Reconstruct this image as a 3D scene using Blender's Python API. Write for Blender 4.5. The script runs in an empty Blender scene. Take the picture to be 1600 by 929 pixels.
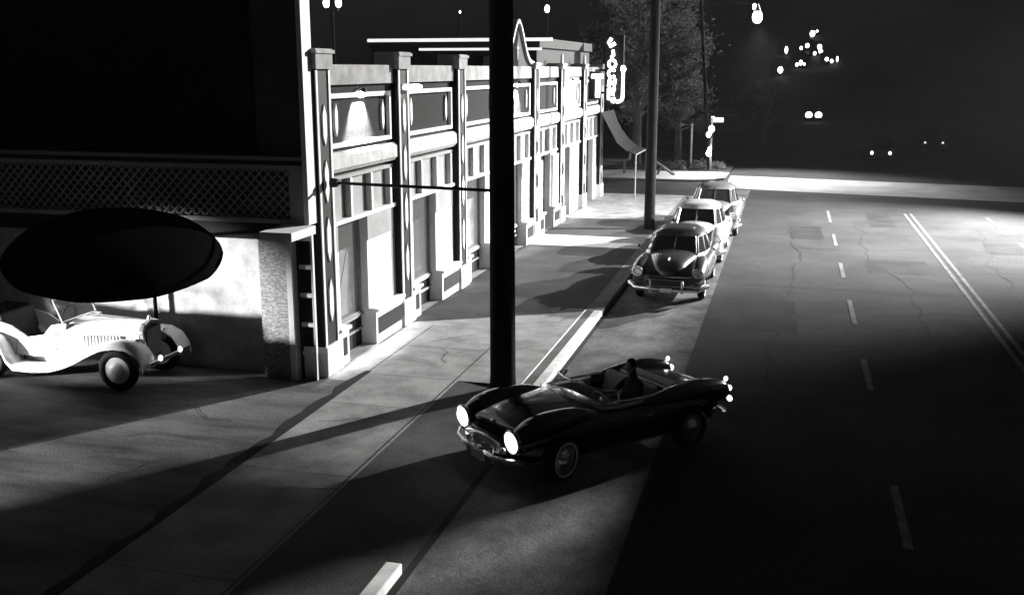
import bpy, bmesh, math, random
from mathutils import Vector, Matrix
R=math.radians; PI=math.pi
random.seed(7)
C=bpy.context.scene.collection
SC=bpy.context.scene
# ------------------------------------------------------------------ camera, sky, sun, exposure
PITCH=12.561; YAW=15.025; H=5.4
cam_d=bpy.data.cameras.new('camera'); cam=bpy.data.objects.new('camera',cam_d); C.objects.link(cam)
cam.location=(0,0,H); cam.rotation_euler=(R(90-PITCH),0,R(YAW))
cam_d.sensor_width=36; cam_d.lens=36.0; cam_d.clip_end=2000; cam_d.clip_start=.1
SC.camera=cam
SUN_AZ=R(34.0); SUN_EL=R(15.0)      # azimuth measured from +Y towards +X
w=bpy.data.worlds.new('World'); SC.world=w; w.use_nodes=True
nt=w.node_tree; nt.nodes.clear()
sky=nt.nodes.new('ShaderNodeTexSky'); sky.sky_type='NISHITA'; sky.sun_disc=False
sky.sun_elevation=SUN_EL; sky.sun_rotation=SUN_AZ
bw=nt.nodes.new('ShaderNodeRGBToBW'); bg=nt.nodes.new('ShaderNodeBackground'); wo=nt.nodes.new('ShaderNodeOutputWorld')
nt.links.new(sky.outputs[0],bw.inputs[0]); nt.links.new(bw.outputs[0],bg.inputs[0]); nt.links.new(bg.outputs[0],wo.inputs[0])
bg.inputs[1].default_value=0.00015
sd=bpy.data.lights.new('sun','SUN'); sd.energy=5.0; sd.angle=R(.8); sd.color=(1,.985,.96)
so=bpy.data.objects.new('sun',sd); C.objects.link(so); so.location=(30,45,30)
d=Vector((-math.sin(SUN_AZ)*math.cos(SUN_EL),-math.cos(SUN_AZ)*math.cos(SUN_EL),-math.sin(SUN_EL)))
so.rotation_euler=d.to_track_quat('-Z','Y').to_euler()
SC.view_settings.view_transform='Standard'; SC.view_settings.look='None'
SC.view_settings.exposure=1.05; SC.view_settings.gamma=1.0
SC.cycles.use_denoising=True
def spot(name,loc,target,energy,angle,blend=.5,size=.1):
    l=bpy.data.lights.new(name,'SPOT'); l.energy=energy; l.spot_size=R(angle); l.spot_blend=blend; l.shadow_soft_size=size
    o=bpy.data.objects.new(name,l); C.objects.link(o); o.location=loc
    o.rotation_euler=(Vector(target)-Vector(loc)).to_track_quat('-Z','Y').to_euler(); return o
LOT_LAMP=(-19.5,10.4,1.42); ROAD_LAMP=(15.2,40,8.6)
spot('floodlight_beam',LOT_LAMP,(-11.3,16.0,1.22),19000,17.5,.2,.35)
spot('street_lamp_beam',ROAD_LAMP,(3.6,36.6,0),72000,80,1.0,.15)
spot('street_lamp_beam',(-1.95,57.3,7.7),(-.6,54.0,0),8500,100,1.0,.2)
spot('street_lamp_beam',(14.4,45.5,5.6),(-1.3,31.0,.2),10000,18,.6,.1)  # added beam that brightens the road side of the parked cars
# ------------------------------------------------------------------ materials
def mat(name,base,rough=.8,metal=0,var=.25,scale=3.0,bump=.0,fine=0,finescale=60,spec=.15,stretch=None,coat=0):
    m=bpy.data.materials.new(name); m.use_nodes=True; n=m.node_tree.nodes; L=m.node_tree.links
    b=n['Principled BSDF']; b.inputs['Roughness'].default_value=rough; b.inputs['Metallic'].default_value=metal
    b.inputs['Specular IOR Level'].default_value=spec; b.inputs['Coat Weight'].default_value=coat
    tc=n.new('ShaderNodeTexCoord'); src=tc.outputs['Object']
    if stretch:
        mp=n.new('ShaderNodeMapping'); mp.inputs['Scale'].default_value=stretch; L.new(src,mp.inputs[0]); src=mp.outputs[0]
    nz=n.new('ShaderNodeTexNoise'); nz.inputs['Scale'].default_value=scale; nz.inputs['Detail'].default_value=7; nz.inputs['Roughness'].default_value=.62
    L.new(src,nz.inputs['Vector'])
    mr=n.new('ShaderNodeMapRange'); mr.inputs[1].default_value=.3; mr.inputs[2].default_value=.7
    mr.inputs[3].default_value=base*(1-var); mr.inputs[4].default_value=base*(1+var); L.new(nz.outputs[0],mr.inputs[0])
    out=mr.outputs[0]
    if fine:
        n2=n.new('ShaderNodeTexNoise'); n2.inputs['Scale'].default_value=finescale; n2.inputs['Detail'].default_value=3
        L.new(tc.outputs['Object'],n2.inputs['Vector'])
        m2=n.new('ShaderNodeMapRange'); m2.inputs[1].default_value=.3; m2.inputs[2].default_value=.7; m2.inputs[3].default_value=1-fine; m2.inputs[4].default_value=1+fine
        L.new(n2.outputs[0],m2.inputs[0]); mu=n.new('ShaderNodeMath'); mu.operation='MULTIPLY'; L.new(out,mu.inputs[0]); L.new(m2.outputs[0],mu.inputs[1]); out=mu.outputs[0]
    L.new(out,b.inputs['Base Color'])
    if bump:
        bp=n.new('ShaderNodeBump'); bp.inputs['Strength'].default_value=bump; bp.inputs['Distance'].default_value=.02
        L.new((n2 if fine else nz).outputs[0],bp.inputs['Height']); L.new(bp.outputs[0],b.inputs['Normal'])
    return m
def emis(name,s):
    m=bpy.data.materials.new(name); m.use_nodes=True; b=m.node_tree.nodes['Principled BSDF']
    b.inputs['Base Color'].default_value=(.8,.8,.8,1); b.inputs['Emission Color'].default_value=(1,1,1,1); b.inputs['Emission Strength'].default_value=s
    return m
def glassm(name,base=.02,rough=.05,alpha=1):
    m=bpy.data.materials.new(name); m.use_nodes=True; b=m.node_tree.nodes['Principled BSDF']
    b.inputs['Base Color'].default_value=(base,base,base,1); b.inputs['Roughness'].default_value=rough; b.inputs['Specular IOR Level'].default_value=.8; b.inputs['Alpha'].default_value=alpha
    return m
def brickm(name,a,b_,mortar,scale=4):
    m=bpy.data.materials.new(name); m.use_nodes=True; n=m.node_tree.nodes; L=m.node_tree.links; b=n['Principled BSDF']
    tc=n.new('ShaderNodeTexCoord'); mp=n.new('ShaderNodeMapping'); mp.inputs['Rotation'].default_value=(R(90),0,0)
    sx=n.new('ShaderNodeSeparateXYZ'); ad=n.new('ShaderNodeMath'); ad.operation='ADD'; cx=n.new('ShaderNodeCombineXYZ')
    L.new(tc.outputs['Object'],sx.inputs[0]); L.new(sx.outputs[0],ad.inputs[0]); L.new(sx.outputs[1],ad.inputs[1])
    L.new(ad.outputs[0],cx.inputs[0]); L.new(sx.outputs[2],cx.inputs[1])
    br=n.new('ShaderNodeTexBrick'); br.inputs['Scale'].default_value=scale; br.inputs['Color1'].default_value=(a,a,a,1); br.inputs['Color2'].default_value=(b_,b_,b_,1); br.inputs['Mortar'].default_value=(mortar,)*3+(1,)
    br.inputs['Mortar Size'].default_value=.02; L.new(cx.outputs[0],br.inputs['Vector']); L.new(br.outputs[0],b.inputs['Base Color']); b.inputs['Roughness'].default_value=.9; b.inputs['Specular IOR Level'].default_value=.1
    return m
M=dict(

 asphalt=mat('asphalt',.042,.95,var=.35,scale=.35,fine=.35,finescale=45,bump=.3,spec=.12),
 lane=mat('lane_concrete',.11,.85,var=.6,scale=1.6,fine=.35,finescale=38,bump=.25,stretch=(1,.7,1)),
 walk=mat('walk_concrete',.25,.85,var=.42,scale=1.5,fine=.3,finescale=38,bump=.2),
 walk_shadow=mat('walk_shadow_patch',.038,.85,var=.5,scale=.7,fine=.3,finescale=40,bump=.25),
 walk_light=mat('walk_pale_and_sun_stripe',.42,.85,var=.15,scale=1.5,fine=.15,finescale=40,bump=.2),
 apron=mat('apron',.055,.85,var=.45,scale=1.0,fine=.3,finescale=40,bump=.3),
 lot=mat('lot',.105,.9,var=.75,scale=.9,fine=.35,finescale=38,bump=.3,stretch=(.45,1.5,1)),
 joint=mat('joint',.02,.9),
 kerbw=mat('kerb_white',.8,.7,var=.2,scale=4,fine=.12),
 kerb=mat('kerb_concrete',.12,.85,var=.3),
 line=mat('line_paint',.13,.7,var=.5,scale=5,fine=.3,finescale=30),
 line2=mat('double_line_paint',.11,.7,var=.5,scale=4,fine=.3,finescale=30),
 ground=mat('ground',.05,.95,var=.5,scale=.2),
 white=mat('white_paint',.60,.6,var=.12,scale=2,fine=.05),
 stucco=mat('stucco',.27,.9,var=.28,scale=3,fine=.15,finescale=50),
 greypaint=mat('grey_paint',.26,.7,var=.2,scale=3,fine=.1),
 dark=mat('dark_paint',.006,.6,var=.3,scale=4),
 panel=brickm('panel_brick',.016,.026,.012,8),
 brick=brickm('brick',.16,.34,.10,9),
 wood=mat('pole_wood',.012,.95,var=.5,scale=3,stretch=(6,6,.4),spec=.1),
 black=mat('black_paint',.004,.16,var=.1,spec=.6,coat=.4),
 carp=mat('car_paint_dark',.03,.3,var=.1,spec=.5,coat=.5),
 carp2=mat('car_paint_grey',.12,.30,var=.1,spec=.6,coat=.5),
 carp3=mat('car_paint_pale',.4,.30,var=.1,spec=.6,coat=.5),
 cream=mat('cream_paint',.75,.3,var=.05,coat=.3),
 chrome=mat('chrome',.75,.24,metal=1,var=.05),
 tyre=mat('tyre',.015,.8,var=.2),
 wwall=mat('whitewall',.55,.6,var=.1),
 leather=mat('leather',.5,.55,var=.15),
 darkleather=mat('dark_leather',.03,.6),
 glass=glassm('car_glass',.02,.04), shopglass=glassm('shop_glass',.03,.06),
 clear=glassm('clear_glass',.3,.03,.18),
 canvas=mat('dark_canvas',.003,1.0,var=.2,scale=4,spec=.0),
 awning=mat('awning_canvas',.010,.9,var=.2),
 metal=mat('grey_metal',.3,.5,metal=.3), dmetal=mat('dark_metal',.03,.5,metal=.3),
 leaf=mat('leaf',.06,.7,var=.5,scale=2), leafd=mat('dark_leaf',.045,.7,var=.5,scale=2), bark=mat('bark',.22,.9,var=.5,scale=4,stretch=(5,5,.6)),
 hedge=mat('hedge_leaf',.22,.7,var=.4,scale=3),
 skin=mat('skin',.45,.5,var=.05), hair=mat('hair',.02,.5), suit=mat('dark_suit',.03,.8,var=.2),
 hill=mat('hill_scrub',.015,.95,var=.6,scale=.05), house=mat('house_wall',.12,.9), roofm=mat('roof',.05,.9,var=.3),
 headl=emis('headlight_glow',3), softglow=emis('soft_glow',.45), neon=emis('neon_glow',5), bulb=emis('bulb_glow',8), win=emis('lit_window',7), dimw=emis('dim_window',.5), tail=emis('tail_lamp_glow',1.5),
 fascia=mat('fascia_paint',.40,.8,var=.25,scale=4,fine=.12),
 night_black=mat('matt_black',.01,.9,var=.1,spec=.05),
 recess=mat('recess_wall',.05,.9,var=.3),
 display=mat('window_display',.22,.9,var=.7,scale=2.2), signw=mat('sign_white',.8,.5,var=.05),
)
for k in ('leaf','hedge','leafd'):
    n=M[k].node_tree.nodes; L=M[k].node_tree.links; tr=n.new('ShaderNodeBsdfTranslucent'); mx=n.new('ShaderNodeMixShader'); mx.inputs[0].default_value=.5
    b=n['Principled BSDF']; tr.inputs[0].default_value=(.12,.12,.12,1) if k!='leafd' else (.06,.06,.06,1)
    L.new(b.outputs[0],mx.inputs[1]); L.new(tr.outputs[0],mx.inputs[2]); L.new(mx.outputs[0],n['Material Output'].inputs[0])
# ------------------------------------------------------------------ mesh helper
class MB:
    def __init__(s): s.v=[]; s.f=[]
    def add(s,vs,fs):
        n=len(s.v); s.v+= [tuple(v) for v in vs]; s.f+=[tuple(i+n for i in f) for f in fs]; return s
    def box(s,x0,x1,y0,y1,z0,z1):
        return s.add([(x0,y0,z0),(x1,y0,z0),(x1,y1,z0),(x0,y1,z0),(x0,y0,z1),(x1,y0,z1),(x1,y1,z1),(x0,y1,z1)],
          [(0,3,2,1),(4,5,6,7),(0,1,5,4),(1,2,6,5),(2,3,7,6),(3,0,4,7)])
    def cyl(s,p0,p1,r0,r1=None,n=12,cap=True):
        r1=r0 if r1 is None else r1; p0=Vector(p0);p1=Vector(p1); a=(p1-p0).normalized()
        u=a.orthogonal().normalized(); v=a.cross(u); vs=[]
        for p,r in((p0,r0),(p1,r1)):
            for i in range(n):
                t=2*PI*i/n; vs.append(p+u*math.cos(t)*r+v*math.sin(t)*r)
        fs=[(i,(i+1)%n,n+(i+1)%n,n+i) for i in range(n)]
        if cap: fs+=[tuple(range(n))[::-1],tuple(range(n,2*n))]
        return s.add(vs,fs)
    def tube(s,pts,r,n=8,closed=False):
        P=[Vector(p) for p in pts]; m=len(P); vs=[]; prev=None
        for i,p in enumerate(P):
            a=P[(i+1)%m] if (closed or i<m-1) else p; b=P[i-1] if (closed or i>0) else p
            t=(a-b).normalized()
            u=t.orthogonal().normalized() if prev is None else (prev-t*prev.dot(t)).normalized()
            prev=u; v=t.cross(u); rr=r[i] if isinstance(r,(list,tuple)) else r
            for k in range(n):
                q=2*PI*k/n; vs.append(p+u*math.cos(q)*rr+v*math.sin(q)*rr)
        fs=[]
        for i in range(m if closed else m-1):
            j=(i+1)%m
            for k in range(n): fs.append((i*n+k,i*n+(k+1)%n,j*n+(k+1)%n,j*n+k))
        if not closed: fs+=[tuple(range(n))[::-1],tuple(range((m-1)*n,m*n))]
        return s.add(vs,fs)
    def prism(s,poly,axis,a,b):   # poly in the two other axes, extruded along axis from a to b
        def mk(p,t): return {'x':(t,p[0],p[1]),'y':(p[0],t,p[1]),'z':(p[0],p[1],t)}[axis]
        n=len(poly); vs=[mk(p,a) for p in poly]+[mk(p,b) for p in poly]
        return s.add(vs,[tuple(range(n)),tuple(range(n,2*n))[::-1]]+[(i,(i+1)%n,n+(i+1)%n,n+i) for i in range(n)])
    def ell(s,c,r,nu=16,nv=10,z0=-1):
        vs=[];fs=[]
        for j in range(nv+1):
            ph=-PI/2+PI*j/nv; 
            for i in range(nu):
                t=2*PI*i/nu; vs.append((c[0]+r[0]*math.cos(ph)*math.cos(t),c[1]+r[1]*math.cos(ph)*math.sin(t),c[2]+r[2]*max(z0,math.sin(ph))))
        for j in range(nv):
            for i in range(nu): fs.append((j*nu+i,j*nu+(i+1)%nu,(j+1)*nu+(i+1)%nu,(j+1)*nu+i))
        return s.add(vs,fs)
    def loft(s,rings,cap=True,closed=True):
        n=len(rings[0]); vs=[p for r in rings for p in r]; fs=[]
        for i in range(len(rings)-1):
            for k in range(n if closed else n-1):
                fs.append((i*n+k,i*n+(k+1)%n,(i+1)*n+(k+1)%n,(i+1)*n+k))
        if cap and closed: fs+=[tuple(range(n))[::-1],tuple(range((len(rings)-1)*n,len(rings)*n))]
        return s.add(vs,fs)
    def torus(s,c,axis,R0,r,n=28,m=10,flat=1):
        c=Vector(c);a=Vector(axis).normalized();u=a.orthogonal().normalized();v=a.cross(u);vs=[];fs=[]
        for i in range(n):
            t=2*PI*i/n; d_=u*math.cos(t)+v*math.sin(t)
            for k in range(m):
                q=2*PI*k/m; vs.append(c+d_*(R0+r*math.cos(q))+a*r*flat*math.sin(q))
        for i in range(n):
            for k in range(m): fs.append((i*m+k,((i+1)%n)*m+k,((i+1)%n)*m+(k+1)%m,i*m+(k+1)%m))
        return s.add(vs,fs)
OFF={}
def build(mb,name,m,parent=None,smooth=False,loc=None,fix=True,label=None,cat=None,group=None,kind=None,bevel=0):
    off=Vector(loc) if loc is not None else (OFF.get(parent.name,Vector()) if parent else Vector())
    me=bpy.data.meshes.new(name); me.from_pydata([tuple(Vector(v)-off) for v in mb.v],[],mb.f); me.update()
    if fix:
        bm=bmesh.new(); bm.from_mesh(me); bmesh.ops.recalc_face_normals(bm,faces=bm.faces); bm.to_mesh(me); bm.free()
    me.materials.append(m if not isinstance(m,str) else M[m])
    if smooth:
        for p in me.polygons: p.use_smooth=True
        try: me.set_sharp_from_angle(angle=R(40))
        except Exception: pass
    o=bpy.data.objects.new(name,me); C.objects.link(o)
    if parent: o.parent=parent; OFF[o.name]=off
    else:
        o.location=off; OFF[o.name]=off
    if bevel:
        b=o.modifiers.new('bevel','BEVEL'); b.width=bevel; b.segments=2; b.limit_method='ANGLE'
    if label: o['label']=label
    if cat: o['category']=cat
    if group: o['group']=group
    if kind: o['kind']=kind
    return o
def thing(name,label,cat,loc=(0,0,0),rz=0,group=None,world=False):
    o=bpy.data.objects.new(name,None); C.objects.link(o); o.location=loc; o.rotation_euler=(0,0,rz); o.empty_display_size=.3
    o['label']=label; o['category']=cat
    if group: o['group']=group
    OFF[o.name]=Vector(loc) if world else Vector()
    return o
def copy_tree(o,parent=None):
    c=o.copy(); C.objects.link(c); c.parent=parent
    for ch in list(o.children): copy_tree(ch,c)
    return c
def struct(mb,name,m,**k): return build(mb,name,m,kind='structure',**k)
# ------------------------------------------------------------------ ground, road, pavements
RZ=-.12; S=1.0222            # the road lies 12 cm below the pavement
def sheet(x0,x1,y0,y1,z): return MB().add([(x0,y0,z),(x1,y0,z),(x1,y1,z),(x0,y1,z)],[(0,1,2,3)])
struct(sheet(-900,900,-900,1300,-.30),'ground','ground')
KX=-3.92
struct(MB().box(KX+.001,15,-30,220,-.29,RZ),'road','asphalt')
struct(sheet(KX+.002,-1.64,-12,49.0,RZ+.004),'parking_lane','lane')
struct(MB().box(-60,KX,45.2,52.0,-.29,RZ+.002),'side_street','asphalt')
# gutter stripe in the road
struct(sheet(KX+.002,KX+.10,-12,45,RZ+.008),'gutter','joint')
m=MB()
m.box(-5.45,-4.30,16.6,45.2,-.28,0)
m.box(-7.2,-5.451,-12,22.0,-.28,0.0)
m.box(-7.2,-5.451,22.0,45.2,-.28,0.0)
m.box(-8.6,-7.201,16.1,45.2,-.28,-.001)
struct(m,'sidewalk','walk')
struct(MB().box(-5.45,-4.121,-12,9.9,-.28,-.001),'shaded_walk','apron')  # near sidewalk strip in a darker tone that stands for shade
# car shadow, sun stripe and shade band painted as sheets on the pavement
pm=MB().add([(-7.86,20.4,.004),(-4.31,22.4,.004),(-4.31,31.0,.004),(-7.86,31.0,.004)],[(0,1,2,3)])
struct(pm,'shadow_pavement','walk_shadow')
struct(sheet(-7.86,-4.31,31.0,33.1,.006),'sun_stripe','walk_light')
struct(sheet(-7.86,-4.31,33.1,37.2,.004),'shade_band','apron')  # shaded stretch between sun stripes, put into the colour
m=MB()
for x in (-7.2,-5.5): m.add([(x-.008,-12,.009),(x+.008,-12,.009),(x+.008,20.3,.009),(x-.008,20.3,.009)],[(0,1,2,3)])
for y in (3,6,9,12,14.9,16.6,18.6,20.6): m.add([(-7.2,y-.006,.0095),(-5.5,y-.006,.0095),(-5.5,y+.006,.0095),(-7.2,y+.006,.0095)],[(0,1,2,3)])
struct(m,'pavement_joint','joint')
random.seed(11)
m=MB()
def crack(x,y,a,n,st,wd):
    for i in range(n):
        a2=a+random.uniform(-.6,.6); x2=x+math.cos(a2)*st; y2=y+math.sin(a2)*st; nx_,ny_=-math.sin(a2)*wd/2,math.cos(a2)*wd/2
        m.add([(x-nx_,y-ny_,.0075),(x2-nx_,y2-ny_,.0075),(x2+nx_,y2+ny_,.0075),(x+nx_,y+ny_,.0075)],[(0,1,2,3)]); x,y=x2,y2
for x,y,a,n in ((-6.9,14.0,.3,8),(-6.0,17.6,2.0,7),(-5.1,18.9,.4,6),(-6.8,19.0,1.2,7),(-6.4,11.4,.1,9),(-9.4,12.6,.2,9),(-10.5,11.6,2.6,8),(-8.6,11.0,1.3,7),(-8.2,13.6,2.8,9)): crack(x,y,a,n,.16,.014)
struct(m,'pavement_crack','joint')
# irregular dirt along the lot side of the pavement
random.seed(3)
m=MB(); ys=[8+.35*i for i in range(26)]
vs=[];fs=[]
for i,y in enumerate(ys):
    wd=.05+.16*random.random(); vs+=[(-7.22-wd,y,.0045),(-7.16,y,.0045)]
for i in range(len(ys)-1): fs.append((2*i,2*i+1,2*i+3,2*i+2))
m.add(vs,fs); struct(m,'dirt_edge','joint')
m=MB()
m.box(-4.3,-4.12,16.6,45.2,-.28,-.002)
struct(m,'gutter_strip','kerb')
m=MB()
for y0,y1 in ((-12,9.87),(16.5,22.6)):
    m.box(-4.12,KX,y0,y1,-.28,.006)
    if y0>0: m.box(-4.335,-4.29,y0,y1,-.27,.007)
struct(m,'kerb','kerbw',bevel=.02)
struct(MB().box(-4.12,KX,22.601,45.2,-.28,.004),'shaded_kerb','kerb',bevel=.02)  # kerb toned darker here for the shade of the parked cars
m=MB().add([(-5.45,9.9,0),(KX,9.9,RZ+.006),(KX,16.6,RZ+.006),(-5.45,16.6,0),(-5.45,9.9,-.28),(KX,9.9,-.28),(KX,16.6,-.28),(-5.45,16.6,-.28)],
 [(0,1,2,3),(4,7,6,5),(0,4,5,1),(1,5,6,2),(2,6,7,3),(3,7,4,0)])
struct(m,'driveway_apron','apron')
struct(MB().box(-40,-7.202,-20,16.1,-.28,-.004),'parking_lot','lot')
struct(MB().box(-45,-8.601,16.101,45.2,-.29,-.01),'yard','ground')
# far corner across the side street
corner=[(-60,51.9),(-4.6,51.9),(-3.6,52.4),(-3.1,53.4),(-3.0,56.2),(-60,56.2)]
struct(MB().prism(corner,'z',-.28,.0),'corner_pavement','walk_light')
struct(MB().box(-60,-3.0,56.21,90,-.28,-.01),'lawn','ground')
# paler band across the main road
m=MB().add([(-2.9,49.6,RZ+.006),(15,46.4,RZ+.006),(15,52.9,RZ+.006),(-2.9,55.6,RZ+.006)],[(0,1,2,3)])
struct(m,'pale_band',mat('pale_band_surface',.3,.8,var=.3,scale=.5,fine=.25,finescale=25))
struct(MB().box(15,20,-30,46,-.28,.0).box(15,20,53,72,-.28,.0),'far_sidewalk','walk')
m=MB()
def strip(m,x,wd,y0,y1):
    m.add([(x-wd/2,y0,RZ+.009),(x+wd/2,y0,RZ+.009),(x+wd/2,y1,RZ+.009),(x-wd/2,y1,RZ+.009)],[(0,1,2,3)])
for y0,y1 in ((11.7,13.6),(17.9,19.9),(22.7,25.2),(28.0,30.2),(33.2,35.6),(38.4,41.6)): strip(m,1.63,.11,y0*S,y1*S)
for y in (6,0): strip(m,1.63,.11,y,y+2)
for y0,y1 in ((33,36.0),(39,42)): strip(m,7.4,.11,y0,y1)
struct(m,'lane_marking','line')
m=MB()
for x in (4.50,4.72): strip(m,x,.10,-20,42.4)
struct(m,'double_line','line2')
random.seed(21)
m=MB()
for x0,y0,w_,l_ in ((-.9,22,1.3,3.2),(2.3,29.5,1.8,2.2),(5.6,24,1.5,4.5),(.2,35,1.1,3.0),(3.0,38.5,.9,4),(-1.2,15,1.0,2.5),(6.2,33.5,1.6,2.4)):
    m.add([(x0,y0,RZ+.003),(x0+w_,y0+.1,RZ+.003),(x0+w_-.05,y0+l_,RZ+.003),(x0+.06,y0+l_-.1,RZ+.003)],[(0,1,2,3)])
struct(m,'road_patch',mat('road_patch',.026,.9,var=.35,scale=1.2,fine=.35,finescale=40))
m=MB()
def tar(x,y,a,n,st,wd):
    for i in range(n):
        a2=a+random.uniform(-.35,.35); x2=x+math.cos(a2)*st; y2=y+math.sin(a2)*st; nx_,ny_=-math.sin(a2)*wd/2,math.cos(a2)*wd/2
        m.add([(x-nx_,y-ny_,RZ+.0055),(x2-nx_,y2-ny_,RZ+.0055),(x2+nx_,y2+ny_,RZ+.0055),(x+nx_,y+ny_,RZ+.0055)],[(0,1,2,3)]); x,y=x2,y2
for x,y,a,n in ((-.2,18,1.55,60),(3.2,20,1.6,55),(6.0,22,1.55,50),(-1.4,27,.05,16),(0,33,.1,20),(2.5,40,.0,14),(4.9,30,.2,12),(-1.5,21,-.1,10),(1.7,24,.2,9),(5,36.5,-.1,9)): tar(x,y,a,n,.35,.022)
struct(m,'tar_seam','joint')
# hill behind the town; its unseen crest is shaped to shade the far ground
def hillz(x,y):
    t=max(0,min(1,(y-140)/190)); u=max(0,(y-330)/100)
    sm=max(0,min(1,(x-174)/12)); sm=sm*sm*(3-2*sm)
    return -.3+(88.6+7*sm)*t**3+(3*math.sin(x*.07)+1.5*math.sin(x*.19+y*.1)+2*math.sin(y*.045+x*.03))*t*(1-t)*3-6*u
vs=[];fs=[];nx=90;ny=34
for j in range(ny):
    for i in range(nx):
        x=-330+8.2*i; y=140+8*j; vs.append((x,y,hillz(x,y)))
for j in range(ny-1):
    for i in range(nx-1): fs.append((j*nx+i,j*nx+i+1,(j+1)*nx+i+1,(j+1)*nx+i))
struct(MB().add(vs,fs),'hill','hill',smooth=True)
# ------------------------------------------------------------------ shop row
FX=-7.85
row=thing('shop_building','long one-storey shop row with pale pilasters, coping and a curved gable along the pavement','building',(FX,30,0),world=True)
PC=[16.5,20.35,24.32,28.2,32.1,36.0,40.1,43.9]; PW=.31
build(MB().box(-16,-8.75,16.21,16.45,0,5.1).box(-16,-8.1,43.6,44.15,0,5.1).box(-16.2,-15.9,16.2,44.1,0,5.1),'wall','stucco',row)
build(MB().box(-15.9,-8.16,16.45,43.6,4.85,4.98),'roof','roofm',row)
def rectframe(m,X0,X1,y0,y1,z0,z1,t):
    m.box(X0,X1,y0,y1,z1-t,z1); m.box(X0,X1,y0,y1,z0,z0+t); m.box(X0,X1,y0,y0+t,z0+t,z1-t); m.box(X0,X1,y1-t,y1,z0+t,z1-t)
def lozenge(m,X,y,z0,z1,hw,t=.03):
    zm=(z0+z1)/2; m.prism([(y,z0),(y+hw,z0+(zm-z0)*.5),(y+hw,z1-(z1-zm)*.5),(y,z1),(y-hw,z1-(z1-zm)*.5),(y-hw,z0+(zm-z0)*.5)],'x',X,X+t)
for k,c in enumerate(PC):
    p=build(MB().box(-8.3,FX+.04,c-PW,c+PW,0,5.45),'pilaster','dark',row)
    e=MB()
    for s in (-1,1): build(MB().box(FX+.04,FX+.065,c+s*(PW-.06)-.035,c+s*(PW-.06)+.035,.5,5.38),'pilaster_moulding','white',p)
    for a,b in ((.95,1.75),(2.05,2.85),(3.1,3.85),(4.1,4.8)): z=MB(); lozenge(z,FX+.04,c,a,b,.075); build(z,'ornament','white',p)
    build(MB().box(-8.3,FX+.11,c-PW-.03,c+PW+.03,0,.55),'base','white',p,bevel=.015)
    build(MB().box(-8.3,FX+.10,c-PW-.02,c+PW+.02,5.40,5.74 if k<4 else 5.6).box(-8.28,FX+.13,c-PW-.06,c+PW+.06,5.66 if k<4 else 5.52,5.72 if k<4 else 5.58),'capital','stucco',p)
    if k in (5,6): build(MB().cyl((FX,c,5.6),(FX,c,5.9),.06,.04),'finial','white',p)
wide=dict(enumerate([(.42,1.75,0),(.5,2.0,0),(.35,2.1,0),(.7,2.3,0),(.9,2.3,1),(.45,1.7,2),(.5,2.3,2)]))
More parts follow.
